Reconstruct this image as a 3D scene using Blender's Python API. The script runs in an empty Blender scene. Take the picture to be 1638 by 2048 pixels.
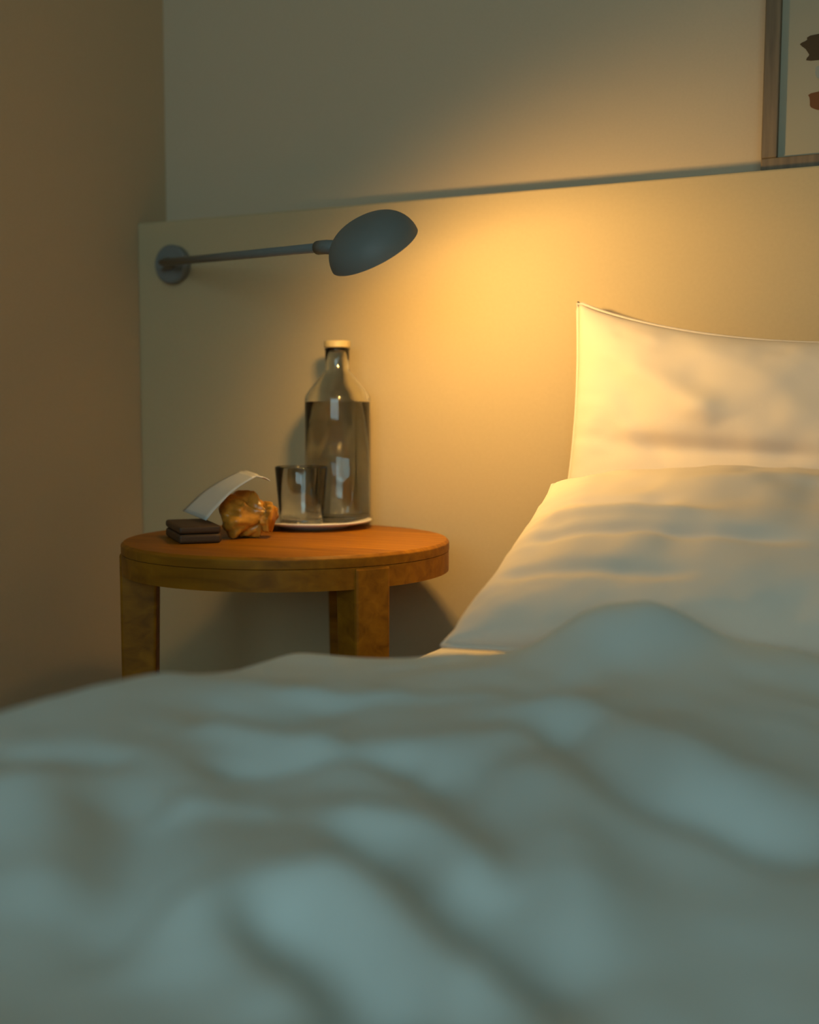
import bpy, bmesh, math, random
import numpy as np
from mathutils import Vector, Matrix

random.seed(4)
np.random.seed(4)
scene = bpy.context.scene
C = scene.collection

# ------------------------------------------------------------------ camera
FPX = 2472.0                       # focal length in pixels of the 1638x2048 frame
YAW = math.radians(27.0)           # camera turned left of the back wall's normal
PITCH = math.radians(-4.83)
CAM = Vector((0.0, 0.0, 0.69))
cd = bpy.data.cameras.new('camera')
cam = bpy.data.objects.new('camera', cd)
C.objects.link(cam)
cam.location = CAM
cam.rotation_euler = (math.radians(90) + PITCH, 0, YAW)
cd.sensor_fit = 'VERTICAL'
cd.sensor_height = 24.0
cd.lens = 24.0 * FPX / 2048.0
cd.clip_start = 0.02
cd.dof.use_dof = True
cd.dof.focus_distance = 1.66
cd.dof.aperture_fstop = 1.5
scene.camera = cam

FWD = Vector((-math.sin(YAW) * math.cos(PITCH), math.cos(YAW) * math.cos(PITCH), math.sin(PITCH)))
RGT = Vector((math.cos(YAW), math.sin(YAW), 0))
UPV = RGT.cross(FWD)


def ray(px, py):
    return FWD + RGT * ((px - 819) / FPX) + UPV * ((1024 - py) / FPX)


def at_y(px, py, y):
    d = ray(px, py)
    return CAM + d * ((y - CAM.y) / d.y)


def at_z(px, py, z):
    d = ray(px, py)
    return CAM + d * ((z - CAM.z) / d.z)


# ------------------------------------------------------------------ light and exposure
world = bpy.data.worlds.new('world')
scene.world = world
world.use_nodes = True
bgn = world.node_tree.nodes['Background']
bgn.inputs[0].default_value = (0.50, 0.80, 0.88, 1)
bgn.inputs[1].default_value = 4.7
vs = scene.view_settings
vs.view_transform = 'Standard'
vs.look = 'None'
vs.gamma = 1
vs.use_curve_mapping = False
vs.exposure = 0.0
LAMP_W = 14.5
LAMP_COL = (1.0, 0.60, 0.18)

# room extents
XL, XR, YB, YF, ZC = -1.47, 2.3, 1.885, -2.3, 2.5
YP = 1.80                          # front of the proud lower panel
ZP = 1.022                         # its ledge
WX0, WX1, WZ0, WZ1 = -0.6, 1.7, 0.85, 2.15   # window in the wall behind the camera


# ------------------------------------------------------------------ helpers
def tag(o, label=None, cat=None, group=None, kind=None):
    if label: o['label'] = label
    if cat: o['category'] = cat
    if group: o['group'] = group
    if kind: o['kind'] = kind
    return o


def empty(name, loc, rz=0.0):
    o = bpy.data.objects.new(name, None)
    C.objects.link(o)
    o.location = loc
    o.rotation_euler = (0, 0, rz)
    o.empty_display_size = 0.05
    return o


def mesh_obj(name, me, mat, parent=None, smooth=False):
    o = bpy.data.objects.new(name, me)
    C.objects.link(o)
    if mat: me.materials.append(mat)
    if parent: o.parent = parent
    if smooth:
        for p in me.polygons: p.use_smooth = True
    return o


def from_bm(name, bm, mat, parent=None, smooth=False, bevel=0.0, seg=2):
    bmesh.ops.recalc_face_normals(bm, faces=bm.faces)
    me = bpy.data.meshes.new(name)
    bm.to_mesh(me)
    bm.free()
    o = mesh_obj(name, me, mat, parent, smooth)
    if bevel:
        m = o.modifiers.new('bevel', 'BEVEL')
        m.width = bevel
        m.segments = seg
        m.limit_method = 'ANGLE'
        m.angle_limit = math.radians(40)
    return o


def box_bm(x0, x1, y0, y1, z0, z1, bm=None):
    bm = bm or bmesh.new()
    r = bmesh.ops.create_cube(bm, size=1)
    for v in r['verts']:
        v.co = Vector((x0 + (v.co.x + .5) * (x1 - x0), y0 + (v.co.y + .5) * (y1 - y0), z0 + (v.co.z + .5) * (z1 - z0)))
    return bm


def lathe_bm(prof, n=64, bm=None):
    """prof: (r, z) list; a closed loop is the caller's job (end points with r=0 are poles)"""
    bm = bm or bmesh.new()
    rings = []
    for r, z in prof:
        if r < 1e-6:
            rings.append([bm.verts.new((0, 0, z))])
        else:
            rings.append([bm.verts.new((r * math.cos(2 * math.pi * i / n), r * math.sin(2 * math.pi * i / n), z)) for i in range(n)])
    for a, b in zip(rings, rings[1:]):
        for i in range(n):
            j = (i + 1) % n
            if len(a) == 1 and len(b) == 1: continue
            if len(a) == 1: bm.faces.new((a[0], b[i], b[j]))
            elif len(b) == 1: bm.faces.new((a[i], a[j], b[0]))
            else: bm.faces.new((a[i], a[j], b[j], b[i]))
    return bm


def tube_bm(pts, r, n=16, bm=None):
    bm = bm or bmesh.new()
    pts = [Vector(p) for p in pts]
    rings = []
    for i, p in enumerate(pts):
        t = (pts[min(i + 1, len(pts) - 1)] - pts[max(i - 1, 0)]).normalized()
        a = t.cross(Vector((0, 0, 1)))
        if a.length < 1e-4: a = t.cross(Vector((1, 0, 0)))
        a.normalize()
        b = t.cross(a)
        rr = r[i] if isinstance(r, (list, tuple)) else r
        rings.append([bm.verts.new(p + a * rr * math.cos(2 * math.pi * k / n) + b * rr * math.sin(2 * math.pi * k / n)) for k in range(n)])
    for q, s in zip(rings, rings[1:]):
        for k in range(n):
            bm.faces.new((q[k], q[(k + 1) % n], s[(k + 1) % n], s[k]))
    bm.faces.new(rings[0])
    bm.faces.new(rings[-1])
    return bm


def grid_mesh(name, P, closed_pair=None):
    """P: array (nu, nv, 3)"""
    nu, nv = P.shape[:2]
    idx = np.arange(nu * nv).reshape(nu, nv)
    f = np.stack([idx[:-1, :-1], idx[1:, :-1], idx[1:, 1:], idx[:-1, 1:]], -1).reshape(-1, 4)
    me = bpy.data.meshes.new(name)
    me.from_pydata(P.reshape(-1, 3).tolist(), [], f.tolist())
    me.update()
    return me


_tab = np.random.RandomState(11).rand(256, 256)


def vnoise(x, y, seed=0):
    """smooth value noise in -1..1"""
    x = np.asarray(x, float) + 37.7 * seed + 200
    y = np.asarray(y, float) + 17.3 * seed + 200
    xi, yi = np.floor(x).astype(int), np.floor(y).astype(int)
    fx, fy = x - xi, y - yi
    fx = fx * fx * fx * (fx * (fx * 6 - 15) + 10)
    fy = fy * fy * fy * (fy * (fy * 6 - 15) + 10)
    t = lambda a, b: _tab[a % 256, b % 256]
    return 2 * ((t(xi, yi) * (1 - fx) + t(xi + 1, yi) * fx) * (1 - fy) + (t(xi, yi + 1) * (1 - fx) + t(xi + 1, yi + 1) * fx) * fy) - 1


# ------------------------------------------------------------------ materials
def pmat(name, col, rough=0.6, **kw):
    m = bpy.data.materials.new(name)
    m.use_nodes = True
    b = m.node_tree.nodes['Principled BSDF']
    b.inputs['Base Color'].default_value = (*col, 1)
    b.inputs['Roughness'].default_value = rough
    for k, v in kw.items():
        b.inputs[k.replace('_', ' ')].default_value = v
    return m


def bump(m, scale, strength, dist=0.002, detail=4.0, colvar=0.0, stretch=None):
    nt = m.node_tree
    b = nt.nodes['Principled BSDF']
    tc = nt.nodes.new('ShaderNodeTexCoord')
    mp = nt.nodes.new('ShaderNodeMapping')
    if stretch: mp.inputs['Scale'].default_value = stretch
    nz = nt.nodes.new('ShaderNodeTexNoise')
    nz.inputs['Scale'].default_value = scale
    nz.inputs['Detail'].default_value = detail
    nt.links.new(tc.outputs['Object'], mp.inputs['Vector'])
    nt.links.new(mp.outputs['Vector'], nz.inputs['Vector'])
    bp = nt.nodes.new('ShaderNodeBump')
    bp.inputs['Strength'].default_value = strength
    bp.inputs['Distance'].default_value = dist
    nt.links.new(nz.outputs['Fac'], bp.inputs['Height'])
    nt.links.new(bp.outputs['Normal'], b.inputs['Normal'])
    if colvar:
        c = b.inputs['Base Color'].default_value[:]
        r = nt.nodes.new('ShaderNodeValToRGB')
        r.color_ramp.elements[0].position = 0.3
        r.color_ramp.elements[1].position = 0.7
        r.color_ramp.elements[0].color = (*[x * (1 - colvar) for x in c[:3]], 1)
        r.color_ramp.elements[1].color = (*[min(1, x * (1 + colvar)) for x in c[:3]], 1)
        nt.links.new(nz.outputs['Fac'], r.inputs['Fac'])
        nt.links.new(r.outputs['Color'], b.inputs['Base Color'])
    return m


M = {}
M['wall'] = bump(pmat('wall_paint', (0.58, 0.45, 0.305), 0.75), 260, 0.12, 0.001, colvar=0.02)
M['panel'] = bump(pmat('panel_paint', (0.50, 0.385, 0.22), 0.65), 180, 0.10, 0.001, colvar=0.02)
M['left'] = bump(pmat('left_wall_paint', (0.56, 0.40, 0.235), 0.75), 260, 0.12, 0.001, colvar=0.02)
M['ceiling'] = bump(pmat('ceiling_paint', (0.70, 0.66, 0.58), 0.8), 200, 0.1, 0.001)
M['floor'] = bump(pmat('floor_wood', (0.20, 0.115, 0.055), 0.45), 6, 0.15, 0.002, colvar=0.35, stretch=(1, 9, 1))
M['white_trim'] = pmat('white_trim', (0.7, 0.67, 0.6), 0.4)
M['linen'] = bump(pmat('duvet_cotton', (0.63, 0.69, 0.68), 0.9), 700, 0.15, 0.0006)
M['pillow'] = bump(pmat('pillow_cotton', (0.76, 0.65, 0.545), 0.9), 700, 0.15, 0.0006)
M['sheet'] = bump(pmat('sheet_cotton', (0.72, 0.66, 0.58), 0.9), 700, 0.15, 0.0006)
M['bedwood'] = bump(pmat('bed_wood', (0.28, 0.16, 0.08), 0.5), 5, 0.1, 0.001, colvar=0.3, stretch=(1, 12, 12))
M['lamp'] = pmat('lamp_grey_enamel', (0.17, 0.175, 0.165), 0.55)
M['lamp_in'] = pmat('shade_white_lining', (0.8, 0.78, 0.72), 0.6)
M['porcelain'] = pmat('plate_glaze', (0.74, 0.68, 0.62), 0.3)
M['paper'] = bump(pmat('pale_paper', (0.62, 0.60, 0.56), 0.75), 90, 0.15, 0.001)
M['glass'] = pmat('clear_glass', (0.97, 0.98, 0.95), 0.02, Transmission_Weight=1.0, IOR=1.46)
M['water'] = pmat('water', (0.96, 0.99, 0.99), 0.0, Transmission_Weight=1.0, IOR=1.33)
M['case'] = bump(pmat('case_dark_leather', (0.06, 0.028, 0.009), 0.6), 150, 0.3, 0.001)
M['lid'] = bump(pmat('lid_pale_wood', (0.62, 0.47, 0.22), 0.5), 60, 0.1, 0.001, colvar=0.1)
M['seal'] = pmat('seal_dark', (0.10, 0.075, 0.04), 0.5)
M['amber'] = bump(pmat('amber_film', (0.56, 0.25, 0.03), 0.28), 60, 0.5, 0.002, colvar=0.25)
M['frame'] = bump(pmat('frame_wood', (0.17, 0.11, 0.055), 0.5), 8, 0.1, 0.001, colvar=0.3, stretch=(12, 12, 1))
M['mat_board'] = pmat('mat_board', (0.40, 0.34, 0.24), 0.9)


def wood_mat():
    m = pmat('table_wood', (0.5, 0.24, 0.05), 0.5, Specular_IOR_Level=0.2)
    nt = m.node_tree
    b = nt.nodes['Principled BSDF']
    tc = nt.nodes.new('ShaderNodeTexCoord')
    mp = nt.nodes.new('ShaderNodeMapping')
    mp.inputs['Scale'].default_value = (2.0, 26.0, 26.0)
    nz = nt.nodes.new('ShaderNodeTexNoise')
    nz.inputs['Scale'].default_value = 2.2
    nz.inputs['Detail'].default_value = 6
    nz.inputs['Distortion'].default_value = 0.6
    r = nt.nodes.new('ShaderNodeValToRGB')
    r.color_ramp.elements[0].position = 0.28
    r.color_ramp.elements[0].color = (0.20, 0.068, 0.003, 1)
    r.color_ramp.elements[1].position = 0.72
    r.color_ramp.elements[1].color = (0.38, 0.145, 0.006, 1)
    nt.links.new(tc.outputs['Object'], mp.inputs['Vector'])
    nt.links.new(mp.outputs['Vector'], nz.inputs['Vector'])
    nt.links.new(nz.outputs['Fac'], r.inputs['Fac'])
    nt.links.new(r.outputs['Color'], b.inputs['Base Color'])
    return m


M['wood'] = wood_mat()

# ------------------------------------------------------------------ the room
T = 0.12


def struct(name, bm, mat, label, cat, parent=None, **kw):
    o = from_bm(name, bm, mat, parent, **kw)
    return tag(o, label, cat, kind='structure')


struct('floor', box_bm(XL - T, XR + T, YF - T, YB + T, -T, 0), M['floor'], 'dark wooden floor under the bed and side table', 'floor')
struct('ceiling', box_bm(XL - T, XR + T, YF - T, YB + T, ZC, ZC + T), M['ceiling'], 'plain pale ceiling of the bedroom', 'ceiling')
struct('wall_back', box_bm(XL - T, XR + T, YB, YB + T, 0, ZC), M['wall'], 'plain cream back wall above the ledge', 'wall')
struct('wall_left', box_bm(XL - T, XL, YF, YB, 0, ZC), M['left'], 'plain brownish side wall left of the table', 'wall')
struct('wall_right', box_bm(XR, XR + T, YF, YB, 0, ZC), M['wall'], 'plain cream side wall right of the bed', 'wall')
bm = box_bm(XL - T, WX0, YF - T, YF, 0, ZC)
box_bm(WX1, XR + T, YF - T, YF, 0, ZC, bm)
box_bm(WX0, WX1, YF - T, YF, 0, WZ0, bm)
box_bm(WX0, WX1, YF - T, YF, WZ1, ZC, bm)
struct('wall_front', bm, M['wall'], 'cream wall with a window behind the camera', 'wall')
struct('trim_1', box_bm(XL, XR, YP, YB, 0, ZP), M['panel'], 'cream panel with a ledge on top, standing proud of the back wall behind the bed', 'wall panel', bevel=0.003)
win = empty('window_1', ((WX0 + WX1) / 2, YF - T / 2, WZ0))
tag(win, 'white framed window behind the camera', 'window', kind='structure')
w2, h2 = (WX1 - WX0) / 2, WZ1 - WZ0
for nm, b in (('frame_rail', (-w2, w2, -.03, .03, 0, .05)), ('frame_rail', (-w2, w2, -.03, .03, h2 - .05, h2)),
              ('frame_stile', (-w2, -w2 + .05, -.03, .03, .05, h2 - .05)), ('frame_stile', (w2 - .05, w2, -.03, .03, .05, h2 - .05)),
              ('mullion', (-.025, .025, -.03, .03, .05, h2 - .05))):
    from_bm(nm, box_bm(*b), M['white_trim'], win)
pd = bpy.data.lights.new('window_portal', 'AREA')
pd.shape = 'RECTANGLE'
pd.size, pd.size_y = WX1 - WX0, WZ1 - WZ0
pd.cycles.is_portal = True
po = bpy.data.objects.new('window_portal', pd)
C.objects.link(po)
po.location = ((WX0 + WX1) / 2, YF - 0.005, (WZ0 + WZ1) / 2)
po.rotation_euler = (math.radians(90), 0, 0)

# ------------------------------------------------------------------ bed and mattress
BX0, BX1, BY0, BY1 = -0.66, 0.94, -0.24, 1.785
bed = empty('bed', ((BX0 + BX1) / 2, (BY0 + BY1) / 2, 0))
tag(bed, 'low wooden bed base carrying the mattress', 'bed')
hx, hy = (BX1 - BX0) / 2, (BY1 - BY0) / 2
from_bm('platform', box_bm(-hx + .02, hx - .02, -hy + .02, hy - .02, .17, .20), M['bedwood'], bed)
for s in (-1, 1):
    x0 = s * (hx - .025)
    from_bm('side_rail', box_bm(x0 - .02, x0 + .02, -hy, hy, .10, .199), M['bedwood'], bed, bevel=.004)
    y0 = s * (hy - .02)
    from_bm('end_rail', box_bm(-hx + .046, hx - .046, y0 - .02, y0 + .02, .10, .169), M['bedwood'], bed, bevel=.004)
    for t in (-1, 1):
        from_bm('leg', lathe_bm([(0, 0), (.02, 0), (.028, .10), (0, .10)], 20), M['bedwood'], bed).location = (s * (hx - .06), t * (hy - .06), 0)
ZM = 0.405
mattress = from_bm('mattress', box_bm(BX0, BX1, BY0, BY1, .20, ZM), M['sheet'], bevel=.045, seg=6, smooth=True)
tag(mattress, 'thick mattress in a pale fitted sheet under the duvet and pillows', 'mattress')


# ------------------------------------------------------------------ duvet
def seg_field(X, Y, pts, width, amp, taper=True):
    """gaussian ridge (amp>0) or valley along a polyline on the bed top"""
    best = np.full(X.shape, 1e9)
    tt = np.zeros(X.shape)
    L = [0.0]
    for a, b in zip(pts, pts[1:]): L.append(L[-1] + math.hypot(b[0] - a[0], b[1] - a[1]))
    for k, (a, b) in enumerate(zip(pts, pts[1:])):
        dx, dy = b[0] - a[0], b[1] - a[1]
        l2 = dx * dx + dy * dy
        t = np.clip(((X - a[0]) * dx + (Y - a[1]) * dy) / l2, 0, 1)
        d = np.hypot(X - a[0] - t * dx, Y - a[1] - t * dy)
        u = (L[k] + t * math.sqrt(l2)) / L[-1]
        tt = np.where(d < best, u, tt)
        best = np.minimum(best, d)
    env = np.clip(np.sin(np.pi * np.clip(tt, 0.0, 1.0)) * 1.6 + 0.15, 0, 1) if taper else 1.0
    return amp * env * np.exp(-(best / width) ** 2)


def smooth_line(pts, n=6):
    out = []
    P = [pts[0]] + pts + [pts[-1]]
    for i in range(1, len(P) - 2):
        p0, p1, p2, p3 = [np.array(p[:2]) for p in P[i - 1:i + 3]]
        for k in range(n):
            t = k / n
            out.append(tuple(.5 * ((2 * p1) + (-p0 + p2) * t + (2 * p0 - 5 * p1 + 4 * p2 - p3) * t * t + (-p0 + 3 * p1 - 3 * p2 + p3) * t ** 3)))
    out.append(tuple(P[-1][:2]))
    return out


ZD = 0.458
FOLDS = [  # (pixels of the fold line, width m, height m)
    ([(1060, 1410), (1180, 1500), (1270, 1570), (1420, 1615), (1560, 1650), (1700, 1690)], .026, -.020),
    ([(1000, 1370), (1180, 1440), (1330, 1500), (1500, 1560), (1700, 1600)], .050, .016),
    ([(740, 1480), (880, 1535), (960, 1600), (1000, 1690), (1030, 1790), (1090, 1900)], .022, -.018),
    ([(900, 1440), (1040, 1520), (1100, 1620), (1120, 1760), (1160, 1900)], .045, .016),
    ([(660, 1640), (780, 1690), (880, 1780), (990, 1870), (1110, 1980)], .017, -.022),
    ([(600, 1610), (760, 1640), (880, 1700), (960, 1790)], .024, .012),
    ([(540, 1750), (680, 1800), (800, 1870), (920, 1950), (1020, 2040)], .024, .018),
    ([(470, 1790), (560, 1850), (650, 1910), (740, 1990), (800, 2060)], .018, -.020),
    ([(330, 1780), (440, 1840), (540, 1930), (600, 2020)], .030, .014),
    ([(230, 1560), (240, 1660), (220, 1780), (190, 1900)], .030, -.016),
    ([(340, 1560), (360, 1680), (340, 1800), (300, 1920)], .030, .010),
    ([(60, 1560), (90, 1680), (60, 1800)], .030, .012),
    ([(400, 1440), (500, 1465), (620, 1475), (700, 1470)], .020, .012),
    ([(380, 1505), (520, 1515), (700, 1495), (860, 1500)], .018, -.012),
    ([(300, 1610), (440, 1615), (560, 1605)], .016, .008),
    ([(560, 1360), (740, 1380), (900, 1375), (1040, 1390)], .018, .008),
    ([(0, 1500), (110, 1510), (240, 1540)], .02, -.010),
]


def duvet_top(X, Y):
    h = np.zeros(X.shape)
    for px, w, a in FOLDS:
        pts = [at_z(p[0], p[1], ZD + .012) for p in px]
        h += seg_field(X, Y, smooth_line([(p.x, p.y) for p in pts]), w, a)
    h += .007 * vnoise(X * 5, Y * 5, 1) / (1 + np.exp(-(X + .56) / .04)) + .0070 * vnoise(X * 11 + Y * 4, Y * 9 - X * 3, 2)
    h += .0030 * vnoise(X * 26 + Y * 9, Y * 20, 3)
    # bunched-up end below the pillows
    h += .046 * np.exp(-(np.abs(X + .340) / .075) ** 2.6 - ((Y - 1.10) / .07) ** 2)
    h += .010 * np.exp(-((X + .24) / .13) ** 2 - ((Y - 1.10) / .09) ** 2)
    h *= 1 - .85 / (1 + np.exp((X + .585) / .03))
    # the outer edge lies flatter towards the pillows, fuller towards the foot
    h -= .0135 * np.tanh((Y - .91) / .09) / (1 + np.exp((X + .47) / .03))
    return h


def build_duvet():
    # one profile line across the bed: flat on top, rolling over both sides
    RX, XE0, XE1 = .055, -.705, .985
    ys = np.linspace(-.34, 1.175, 230)
    prof = []
    zlow = .20
    for k in range(26): prof.append((XE0, zlow + (ZD - RX - zlow) * k / 26, -1.0, 0.0))
    for k in range(14):
        a = math.pi - (math.pi / 2) * k / 14
        prof.append((XE0 + RX + RX * math.cos(a), ZD - RX + RX * math.sin(a), math.cos(a), math.sin(a)))
    n = 250
    for k in range(n + 1):
        prof.append((XE0 + RX + (XE1 - XE0 - 2 * RX) * k / n, ZD, 0.0, 1.0))
    for k in range(1, 15):
        a = math.pi / 2 - (math.pi / 2) * k / 14
        prof.append((XE1 - RX + RX * math.cos(a), ZD - RX + RX * math.sin(a), math.cos(a), math.sin(a)))
    for k in range(1, 27): prof.append((XE1, ZD - RX - (ZD - RX - zlow) * k / 26, 1.0, 0.0))
    pr = np.array(prof)
    X = np.repeat(pr[:, 0:1], len(ys), 1)
    Z = np.repeat(pr[:, 1:2], len(ys), 1)
    NX = np.repeat(pr[:, 2:3], len(ys), 1)
    NZ = np.repeat(pr[:, 3:4], len(ys), 1)
    Y = np.repeat(ys[None, :], len(pr), 0)
    H = duvet_top(X, Y)
    # hanging side: soft vertical drape folds
    drape = (1 - NZ)
    H = H * (0.35 + 0.65 * NZ) + drape * (.014 * vnoise(Y * 7, Z * 2, 5) + .006 * vnoise(Y * 17, Z * 4, 6))
    # the pillow end and the foot end roll down to the mattress
    e = np.clip((Y - 1.10) / .075, 0, 1)
    f = np.clip((-.28 - Y) / .06, 0, 1)
    H = H - (ZD - ZM - .012 + H) * NZ * (1 - np.sqrt(1 - np.maximum(e, f) ** 2 * .985))
    Y = Y - .085 / (1 + np.exp((X + .50) / .03)) * np.clip((Y - .7) / .47, 0, 1)
    P = np.stack([X + NX * H, Y + .012 * vnoise(X * 6, X * 0 + 3, 8), Z + NZ * H], -1)
    me = grid_mesh('duvet', P)
    o = mesh_obj('duvet', me, M['linen'], smooth=True)
    s = o.modifiers.new('thickness', 'SOLIDIFY')
    s.thickness = .012
    s.offset = -1
    return tag(o, 'rumpled pale blue-grey duvet spread over the bed', 'duvet')


build_duvet()


# ------------------------------------------------------------------ pillows
def build_pillow(name, BL, BR, TL, TR, tf, tb, label, seed, sag=0.0, group='pillows at the head of the bed', front=Vector((0, -1, 0.3)), pinch=.5, creases=()):
    BL, BR, TL, TR = [np.array(v) for v in (BL, BR, TL, TR)]
    n = 90
    u = np.linspace(-1, 1, n)
    U, V = np.meshgrid(u, u, indexing='ij')
    # corners stay pointed, edges bow in a little
    bow = .045
    Ub = U * (1 - bow * (1 - V ** 2))
    Vb = V * (1 - bow * (1 - U ** 2))
    a, b = (Ub + 1) / 2, (Vb + 1) / 2
    base = ((1 - a) * (1 - b))[..., None] * BL + (a * (1 - b))[..., None] * BR + ((1 - a) * b)[..., None] * TL + (a * b)[..., None] * TR
    base[..., 2] -= sag * (1 - U ** 2) ** .8 * np.clip((V + 1) / 2, 0, 1) ** 2
    nrm = np.cross(BR - BL, TL - BL)
    nrm = nrm / np.linalg.norm(nrm)
    if np.dot(nrm, np.array(front)) < 0: nrm = -nrm
    prof = np.maximum((1 - U ** 2) * (1 - V ** 2), 0) ** pinch
    wr = .07 * vnoise(U * 3, V * 3, seed) + .05 * vnoise(U * 8, V * 4, seed + 1)
    edge = (np.abs(U) ** 6 + np.abs(V) ** 6) * .5
    wr = wr + .16 * edge * vnoise(U * 14, V * 14, seed + 2)
    for (u0, v0, u1, v1, w, am) in creases:
        wr = wr + seg_field(U, V, [(u0, v0), (u1, v1)], w, am)
    F = base + nrm * (tf * prof * (1 + wr))[..., None]
    B = base - nrm * (tb * prof)[..., None]
    m1 = grid_mesh(name, F)
    bm = bmesh.new()
    bm.from_mesh(m1)
    m2 = grid_mesh(name + '_back', B[::-1])
    bm.from_mesh(m2)
    bmesh.ops.remove_doubles(bm, verts=bm.verts, dist=.0006)
    bpy.data.meshes.remove(m1)
    bpy.data.meshes.remove(m2)
    o = from_bm(name, bm, M['pillow'], smooth=True)
    # seam piping along the edge
    ring = [base[i, 0] for i in range(n)] + [base[n - 1, j] for j in range(1, n)] + [base[i, n - 1] for i in range(n - 2, -1, -1)] + [base[0, j] for j in range(n - 2, 0, -1)]
    ring = ring[::2]
    from_bm('seam_edge', tube_bm([Vector(p) for p in ring + ring[:1]], .0028, 8), M['pillow'], o, smooth=True)
    return tag(o, label, 'pillow', group)


build_pillow('pillow', (-.632, 1.685, .415), (.09, 1.685, .415), at_y(1155, 602, 1.755), (.10, 1.755, .82), .085, .022,
             'pale pillow standing upright against the cream panel', 21, sag=.048, pinch=.42,
             creases=((-.85, .05, .1, .0, .08, -.14), (-.92, .80, -.3, .25, .10, .16), (-.85, -.3, .3, -.22, .07, .10), (-.8, .5, -.5, -.2, .06, -.08)))
build_pillow('pillow', at_y(884, 1292, 1.205), (.10, 1.205, .438), at_y(1106, 968, 1.585), (.13, 1.565, .585), .090, .03,
             'pale pillow lying slanted in front of the upright one, half under the duvet', 31, sag=.004, pinch=.42,
             creases=((-.97, .25, -.35, .02, .06, -.13), (-.97, -.20, .1, -.38, .05, -.14), (-.95, .02, -.2, -.18, .05, .10), (-.97, -.55, -.2, -.68, .05, -.12), (-.2, .45, .7, .3, .10, .08)))

# ------------------------------------------------------------------ round side table
TC = at_z(574, 1076, 0.50)
TR_ = 0.237
ZT = 0.50
table = empty('side_table', (TC.x, TC.y, 0))
tag(table, 'round orange-brown wooden side table between the left wall and the bed', 'table')
from_bm('table_top', lathe_bm([(0, ZT - .016), (TR_, ZT - .016), (TR_, ZT - .004), (TR_ - .004, ZT), (0, ZT)], 128), M['wood'], table, smooth=False, bevel=.001)
from_bm('apron', lathe_bm([(TR_ - .022, ZT - .0165), (TR_ - .0005, ZT - .0165), (TR_ - .0005, ZT - .045), (TR_ - .022, ZT - .045), (TR_ - .022, ZT - .0165)], 128), M['wood'], table)
cam_dir = math.atan2(-TC.y, -TC.x)
for k, off in enumerate((-90, 28, 152)):
    a = cam_dir + math.radians(off)
    L = bmesh.new()
    ca, sa = math.cos(a), math.sin(a)
    rows = []
    for z, r1, r2, hw in ((0, TR_ + .001, TR_ - .040, .023), (ZT * .5, TR_ + .001, TR_ - .047, .0255), (ZT - .0168, TR_ + .001, TR_ - .052, .027)):
        rows.append([L.verts.new((r * ca - s * hw * sa, r * sa + s * hw * ca, z)) for r, s in ((r1, -1), (r1, 1), (r2, 1), (r2, -1))])
    for p, q in zip(rows, rows[1:]):
        for i in range(4):
            L.faces.new((p[i], p[(i + 1) % 4], q[(i + 1) % 4], q[i]))
    L.faces.new(rows[0])
    L.faces.new(rows[-1])
    from_bm('leg', L, M['wood'], table, bevel=.004)

# ------------------------------------------------------------------ plate, carafe, tumbler
pc = at_z(628, 1055, ZT)
plate = from_bm('plate', lathe_bm([(0, 0), (.052, 0), (.056, .003), (.090, .010), (.0925, .0125), (.090, .0135), (.056, .008), (.05, .0065), (0, .0065)], 96), M['porcelain'], smooth=True)
plate.location = (pc.x, pc.y, ZT + .0005)
tag(plate, 'small pale plate under the glass carafe and tumbler', 'plate')
ZPL = ZT + .0072

cc = at_z(676, 1041, ZPL)
S = (cc - CAM).dot(FWD) / FPX      # metres per pixel there
H_ = lambda y: (1041 - y) * S
car = empty('carafe', (cc.x, cc.y, ZPL))
tag(car, 'clear glass water carafe with a capped neck standing on the plate', 'carafe')
rb, rn = 65 * S, 24 * S
hb, hs, hn = H_(800), H_(748), H_(700)
outer = [(0, 0), (rb - .006, 0), (rb - .002, .002), (rb, .006), (rb, hb), (rb - .001, hb + .006), (rb - .006, hb + .014), (rn + .009, hs - .006), (rn + .003, hs), (rn, hs + .005), (rn, hn - .003), (rn + .0015, hn)]
wl = .0028
inner = [(rn - wl + .001, hn), (rn - wl, hs + .006), (rn + .001, hs), (rb - .009, hb + .013), (rb - wl - .001, hb + .003), (rb - wl, hb - .004), (rb - wl, .016), (rb - wl - .003, .011), (rb - wl - .010, .009), (0, .0085)]
from_bm('bottle', lathe_bm(outer + inner, 96), M['glass'], car, smooth=True)
wr_ = rb - wl + .0002
from_bm('water', lathe_bm([(0, .0083), (rb - wl - .010, .0088), (rb - wl - .0028, .0108), (wr_, .016), (wr_, hb - .004), (wr_ - .001, hb - .0035), (0, hb - .0037)], 96), M['water'], car, smooth=True)
lid = from_bm('lid', lathe_bm([(0, hn + .0015), (rn + .001, hn + .0015), (rn + .0018, hn + .003), (rn + .0018, hn + .011), (rn + .0005, hn + .0125), (0, hn + .0125)], 64), M['lid'], car, bevel=.0008)
from_bm('seal_ring', lathe_bm([(0, hn - .006), (rn - wl - .0004, hn - .006), (rn - wl - .0004, hn + .0014), (0, hn + .0014)], 64), M['seal'], lid)

gc = at_z(603, 1049, ZPL)
tum = from_bm('tumbler', lathe_bm([(0, 0), (.031, 0), (.0335, .0025), (.041, .090), (.0402, .0912), (.0394, .090), (.0324, .012), (.030, .0095), (0, .009)], 80), M['glass'], smooth=True)
tum.location = (gc.x, gc.y, ZPL)
tag(tum, 'clear empty drinking glass in front of the carafe on the plate', 'glass')

# ------------------------------------------------------------------ dark case, pale folded card, amber bag
def at_d(px, py, d):
    return CAM + ray(px, py) * d


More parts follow.
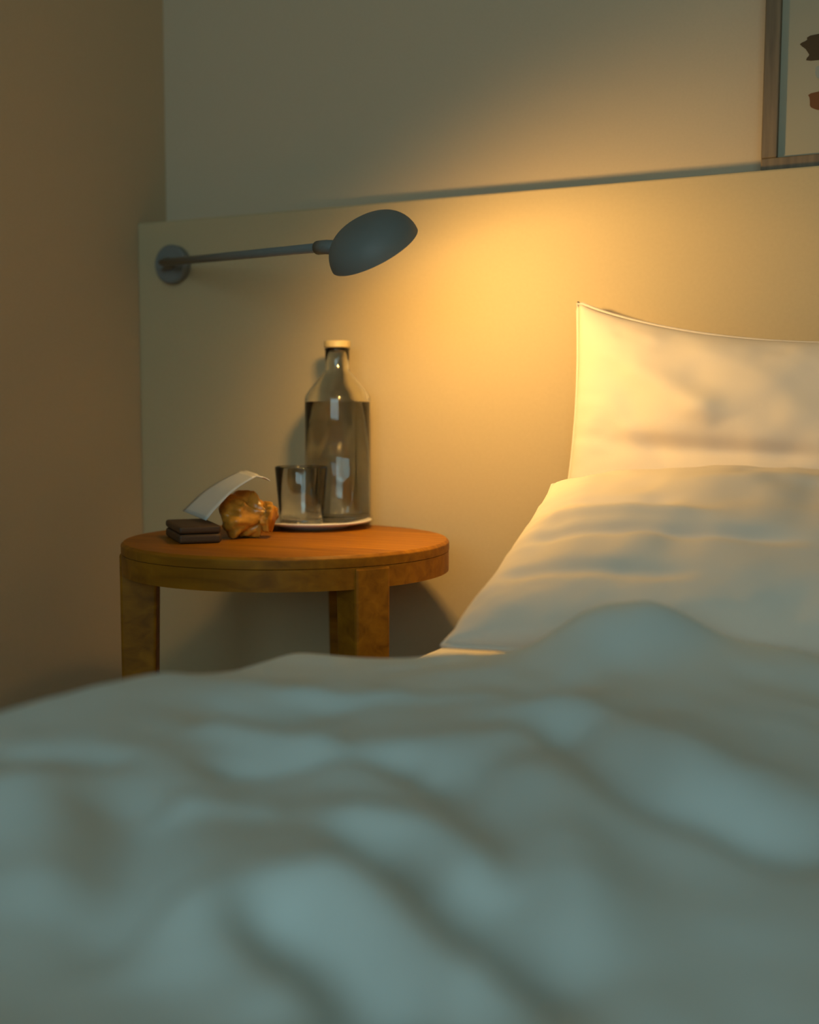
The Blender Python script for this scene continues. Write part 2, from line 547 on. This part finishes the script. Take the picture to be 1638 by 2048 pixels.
def build_case():
    c = at_z(386, 1079, ZT)
    o = empty('slim_case', (c.x, c.y, ZT + .0005), YAW + math.radians(20))
    tag(o, 'small dark brown case lying under the lower edge of the pale card', 'case')
    from_bm('case_base', box_bm(-.030, .030, -.060, .060, 0, .013), M['case'], o, bevel=.004, seg=3)
    from_bm('case_lid', box_bm(-.030, .030, -.060, .060, .0135, .0245), M['case'], o, bevel=.004, seg=3)


build_case()


def build_card():
    """a stiff sheet folded once: its lower edge on the case, its fold resting over the bag"""
    L1, L2 = at_d(366, 1022, 1.87), at_d(412, 1041, 1.755)
    T1, T2 = at_d(482, 942, 1.87), at_d(512, 953, 1.755)
    E1, E2 = at_d(512, 950, 1.88), at_d(540, 962, 1.765)
    o = empty('folded_card', (L2.x, L2.y, ZT + .02))
    tag(o, 'pale folded paper card slanting up over the amber bag', 'card')
    og = Vector(o.location)
    for nm, (a, b, c, d), bend in (('paper_leaf', (L1, L2, T1, T2), .006), ('paper_leaf', (T1, T2, E1, E2), .002)):
        n, m = 16, 10
        P = np.zeros((n, m, 3))
        nn = (c - a).cross(b - a).normalized()
        if nn.z < 0: nn = -nn
        for i in range(n):
            for j in range(m):
                u, v = i / (n - 1), j / (m - 1)
                p = (a * (1 - v) + b * v) * (1 - u) + (c * (1 - v) + d * v) * u - og
                p = p + nn * (bend * math.sin(math.pi * u) + .0015 * float(vnoise(u * 4, v * 4, 61)) * math.sin(math.pi * u))
                P[i, j] = p
        q = mesh_obj(nm, grid_mesh(nm, P), M['paper'], o, smooth=True)
        sm = q.modifiers.new('t', 'SOLIDIFY')
        sm.thickness = .0014
        sm.offset = 0
    return o


build_card()


def build_bag():
    """a crumpled pouch lying on its side, its crimped mouth to the right"""
    c = at_z(496, 1075, ZT)
    n, k = 72, 44
    th = np.linspace(0, 2 * np.pi, n, endpoint=False)
    bm = bmesh.new()
    vr = []
    for i in range(k + 1):
        v = i / k
        full = min(1.0, (math.sin(math.pi * min(.05 + v * 1.05, 1) ** .8)) ** .55 if v < .8 else .38 + .1 * (v - .8))
        ry, rz = .033 * full, .035 * max(full, .05)
        x = -.036 + .076 * v
        cr = 1 + .20 * vnoise(np.cos(th) * 1.6 + v * 2.2, np.sin(th) * 1.6 + v * 3, 41) + .16 * vnoise(np.cos(th) * 4 + v * 5, np.sin(th) * 4, 42) - .10 * np.abs(vnoise(np.cos(th) * 7 + v * 3, np.sin(th) * 7 + v * 6, 43))
        flare = 1.5 if v > .85 else 1.0
        vr.append([bm.verts.new((x + .006 * float(vnoise(th[j], v * 4, 45)), ry * flare * cr[j] * math.cos(th[j]), max(.0, .031 + rz * flare * cr[j] * math.sin(th[j])))) for j in range(n)])
    for a, b in zip(vr, vr[1:]):
        for j in range(n):
            bm.faces.new((a[j], a[(j + 1) % n], b[(j + 1) % n], b[j]))
    bm.faces.new(vr[0])
    bm.faces.new(vr[-1])
    o = from_bm('snack_bag', bm, M['amber'], smooth=True)
    o.location = (c.x, c.y, ZT + .001)
    o.rotation_euler = (0, 0, YAW + math.radians(-12))
    return tag(o, 'small crumpled shiny amber bag under the pale card, beside the drinking glass', 'bag')


build_bag()

# ------------------------------------------------------------------ swing-arm wall lamp
LY = 1.425
LC = at_y(736, 474, LY)            # centre of the shade
lamp = empty('wall_lamp', (0, 0, 0))
tag(lamp, 'grey swing-arm wall lamp with a dome shade, lit, above the side table', 'lamp')
br = at_y(352, 530, YP)
lamp.location = (br.x, YP, br.z)
org = Vector(lamp.location)
LS = (LC - CAM).dot(FWD) / FPX
RS = 96 * LS                       # shade radius
axis = Vector((.19, .56, -.80)).normalized()
rot = axis.to_track_quat('-Z', 'Y').to_matrix().to_4x4()   # local -Z looks along the beam
# dome, open at the bottom, local z up = back of the shade
dep = RS * .70
prof_o = [(RS * math.cos(q) ** .75, dep * math.sin(q)) for q in np.linspace(0, math.pi / 2 - .0, 16)]
prof_o[-1] = (0, dep)
prof_i = [((RS - .002) * math.cos(q) ** .75, (dep - .002) * math.sin(q)) for q in np.linspace(math.pi / 2, 0, 16)]
prof_i[0] = (0, dep - .002)
ctr = LC - axis * (-dep * .45) - org
shade = from_bm('shade', lathe_bm(prof_o, 64), M['lamp'], lamp, smooth=True)
shade.matrix_local = Matrix.Translation(ctr) @ rot
lin = from_bm('lining', lathe_bm(prof_i + [(RS, 0)], 64), M['lamp_in'], shade, smooth=True)
tip = at_y(652, 494, LY + .01) - org     # side pivot where the arm meets the shade
# wall plate, arm and knuckle
o = from_bm('wall_plate', lathe_bm([(0, 0), (.032, 0), (.034, .003), (.034, .016), (.031, .019), (0, .019)], 48), M['lamp'], lamp)
o.matrix_local = Matrix.Rotation(math.radians(90), 4, 'X')
from_bm('pivot_post', tube_bm([(0, -.018, 0), (0, -.045, 0)], .011, 20), M['lamp'], lamp)
arm_end = ctr - axis * (dep * .55)
from_bm('arm', tube_bm([(0, -.04, .0), tip], .0065, 16), M['lamp'], lamp, smooth=True)
from_bm('knuckle', tube_bm([tip + (Vector((0, -.04, 0)) - tip).normalized() * .022, tip, tip + (ctr - tip).normalized() * .02], .0095, 16), M['lamp'], lamp, smooth=True)
bulb_c = ctr - axis * (dep * .30)
em = bpy.data.materials.new('bulb_glow')
em.use_nodes = True
nt = em.node_tree
for n_ in list(nt.nodes): nt.nodes.remove(n_)
e_ = nt.nodes.new('ShaderNodeEmission')
e_.inputs[0].default_value = (*LAMP_COL, 1)
e_.inputs[1].default_value = 120
oo = nt.nodes.new('ShaderNodeOutputMaterial')
nt.links.new(e_.outputs[0], oo.inputs[0])
bulb = from_bm('bulb', lathe_bm([(0, -.013)] + [(.013 * math.sin(q), -.013 * math.cos(q)) for q in np.linspace(.25, 2.6, 12)] + [(.006, .018), (0, .018)], 24), em, lamp, smooth=True)
bulb.matrix_local = Matrix.Translation(bulb_c) @ rot
ld = bpy.data.lights.new('lamp_light', 'SPOT')      # a directional bulb
ld.energy = LAMP_W
ld.color = LAMP_COL
ld.shadow_soft_size = .024
ld.spot_size = math.radians(176)
ld.spot_blend = .75
lo = bpy.data.objects.new('lamp_light', ld)
C.objects.link(lo)
lo.parent = lamp
lo.matrix_local = Matrix.Translation(bulb_c + axis * .004) @ Vector((.44, .70, -.50)).to_track_quat('-Z', 'Y').to_matrix().to_4x4()

# ------------------------------------------------------------------ framed picture on the ledge
FL = at_y(1520, 334, YP + .035)
FWd, FHt = .50, .62
pic = empty('framed_picture', (FL.x, YP + .048, ZP + .001))
tag(pic, 'wood-framed abstract print with brown shapes leaning on the ledge', 'picture')
lean = math.radians(-2.2)
pic.rotation_euler = (lean, 0, 0)
fw = .022
for nm, b in (('frame_rail', (0, FWd, -.010, .010, 0, fw)), ('frame_rail', (0, FWd, -.010, .010, FHt - fw, FHt)),
              ('frame_stile', (0, fw, -.010, .010, fw, FHt - fw)), ('frame_stile', (FWd - fw, FWd, -.010, .010, fw, FHt - fw))):
    from_bm(nm, box_bm(*b), M['frame'], pic, bevel=.0015)
matb = from_bm('mat_board', box_bm(fw, FWd - fw, .000, .004, fw, FHt - fw), M['mat_board'], pic)


def blot(x, z, rx, rz, col, seed, i):
    """a painted patch: an irregular flat outline a hair above the board"""
    n = 40
    bm = bmesh.new()
    f, b = [], []
    for k in range(n):
        a = 2 * math.pi * k / n
        q = 1 + .22 * float(vnoise(math.cos(a) * 1.7 + 5, math.sin(a) * 1.7, seed))
        c, s = math.cos(a), math.sin(a)
        X = x + rx * q * math.copysign(abs(c) ** .6, c)
        Z = z + rz * q * math.copysign(abs(s) ** .6, s)
        f.append(bm.verts.new((X, -.0006 - .0003 * i, Z)))
        b.append(bm.verts.new((X, -.0001, Z)))
    bm.faces.new(f)
    for k in range(n): bm.faces.new((f[k], f[(k + 1) % n], b[(k + 1) % n], b[k]))
    from_bm('painted_patch', bm, pmat('print_ink_%d' % i, col, .9), matb)


blot(.120, .172, .078, .016, (.07, .042, .018), 51, 0)
blot(.130, .134, .060, .013, (.30, .31, .27), 52, 1)
blot(.135, .098, .075, .018, (.16, .062, .02), 53, 2)
blot(.160, .062, .070, .014, (.12, .065, .03), 54, 3)
blot(.200, .240, .100, .035, (.24, .24, .20), 55, 4)
blot(.250, .360, .110, .050, (.14, .09, .045), 56, 5)
blot(.260, .480, .090, .040, (.26, .20, .13), 57, 6)
